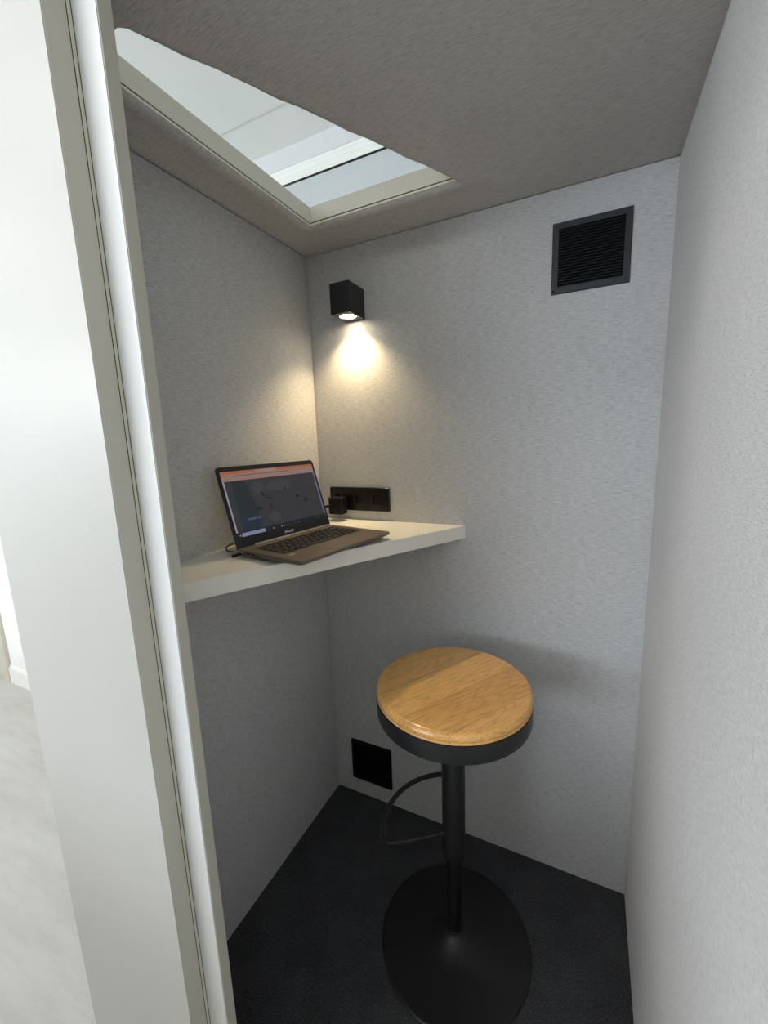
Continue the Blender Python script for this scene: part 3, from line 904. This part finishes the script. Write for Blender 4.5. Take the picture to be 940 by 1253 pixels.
# foot rest: an arc round the pedestal held by two spokes
FR, FZ = 0.186, 0.350
pts = []
a0, a1 = math.radians(110), math.radians(217)
def pol(r_, a):
    return Vector((r_ * math.cos(a), r_ * math.sin(a), FZ))
rc = 0.028
pts += [pol(0.02, a0), pol(0.08, a0), pol(FR - rc * 1.3, a0)]
for k in range(1, 6):
    t = k / 6
    pts.append(pol(FR - rc * 1.3, a0) * (1 - t) ** 2 + pol(FR, a0) * 2 * t * (1 - t) + pol(FR, a0 + rc / FR) * t * t)
for k in range(25):
    pts.append(pol(FR, a0 + rc / FR + (a1 - a0 - 2 * rc / FR) * k / 24))
for k in range(1, 6):
    t = k / 6
    pts.append(pol(FR, a1 - rc / FR) * (1 - t) ** 2 + pol(FR, a1) * 2 * t * (1 - t) + pol(FR - rc * 1.3, a1) * t * t)
pts += [pol(FR - rc * 1.3, a1), pol(0.08, a1), pol(0.02, a1)]
bm = bmesh.new(); tube(bm, pts, 0.0068, 16); link('footrest', bm, M['black_metal'], stool, smooth=50)

# ------------------------------------------------------------------ light
def area(name, loc, rot, sx_, sy_, power, color):
    l = bpy.data.lights.new(name, 'AREA'); l.shape = 'RECTANGLE'; l.size = sx_; l.size_y = sy_; l.energy = power; l.color = color
    o = bpy.data.objects.new(name, l); col.objects.link(o); o.location = loc; o.rotation_euler = rot
    return o
# daylight through the room's window
area('window_daylight', ((wx0 + wx1) / 2, -5.58, (wz0 + wz1) / 2), (math.radians(90), 0, 0), wx1 - wx0 - 0.1, wz1 - wz0 - 0.1, 178.0, (0.80, 0.90, 1.0))
area('added_side_fill', (-5.16, -4.0, 1.65), (math.radians(90), 0, math.radians(-90)), 1.9, 1.4, 16.0, (0.86, 0.93, 1.0))  # unseen side light, added to brighten the right wall
area('added_uplight', (-2.6, -3.0, 1.85), (math.radians(152), 0, math.radians(-42)), 0.6, 0.4, 62.0, (1.0, 0.98, 0.95))  # unseen fill, added to brighten the ceiling above the skylight
# unseen ceiling light, added as fill from above
area('added_ceiling_fill', (-0.6, -2.0, CZ - 0.02), (0, 0, 0), 1.2, 0.6, 18.0, (1.0, 0.97, 0.92))
# beam of the wall lamp
s = bpy.data.lights.new('wall_lamp_beam', 'SPOT')
s.energy = 15.0; s.color = (1.0, 0.76, 0.42); s.spot_size = math.radians(118); s.spot_blend = 0.85; s.shadow_soft_size = 0.014
so = bpy.data.objects.new('wall_lamp_beam', s); col.objects.link(so)
so.location = (cx, cy, lz0 + 0.0010)

w = bpy.data.worlds.new('daylight'); sc.world = w; w.use_nodes = True
bg = w.node_tree.nodes['Background']; bg.inputs['Color'].default_value = (0.80, 0.90, 1.0, 1); bg.inputs['Strength'].default_value = 1.0

# ------------------------------------------------------------------ camera
cam = bpy.data.cameras.new('camera')
cam.sensor_fit = 'VERTICAL'; cam.sensor_height = 36.0; cam.lens = 510.2231 * 36.0 / 1253.0
cam.clip_start = 0.01
co = bpy.data.objects.new('camera', cam); col.objects.link(co)
yaw, pitch, roll = -0.460061, -0.171279, 0.0360902
cyaw, syaw = math.cos(yaw), math.sin(yaw)
fwd = Vector((syaw * math.cos(pitch), cyaw * math.cos(pitch), math.sin(pitch)))
rgt = Vector((cyaw, -syaw, 0)); dwn = fwd.cross(rgt)
cr, sr = math.cos(roll), math.sin(roll)
rt = rgt * cr + dwn * sr; dn = -rgt * sr + dwn * cr
Mx = Matrix.Identity(4)
for i in range(3):
    Mx[i][0] = rt[i]; Mx[i][1] = -dn[i]; Mx[i][2] = -fwd[i]
Mx.translation = Vector((0.851652, -1.222815, 1.363836))
co.matrix_world = Mx
sc.camera = co

sc.view_settings.view_transform = 'Standard'
sc.view_settings.look = 'None'
sc.view_settings.gamma = 1.0
sc.view_settings.use_curve_mapping = False
sc.view_settings.exposure = -0.06
sc.cycles.max_bounces = 10
sc.cycles.diffuse_bounces = 8
sc.cycles.transparent_max_bounces = 16
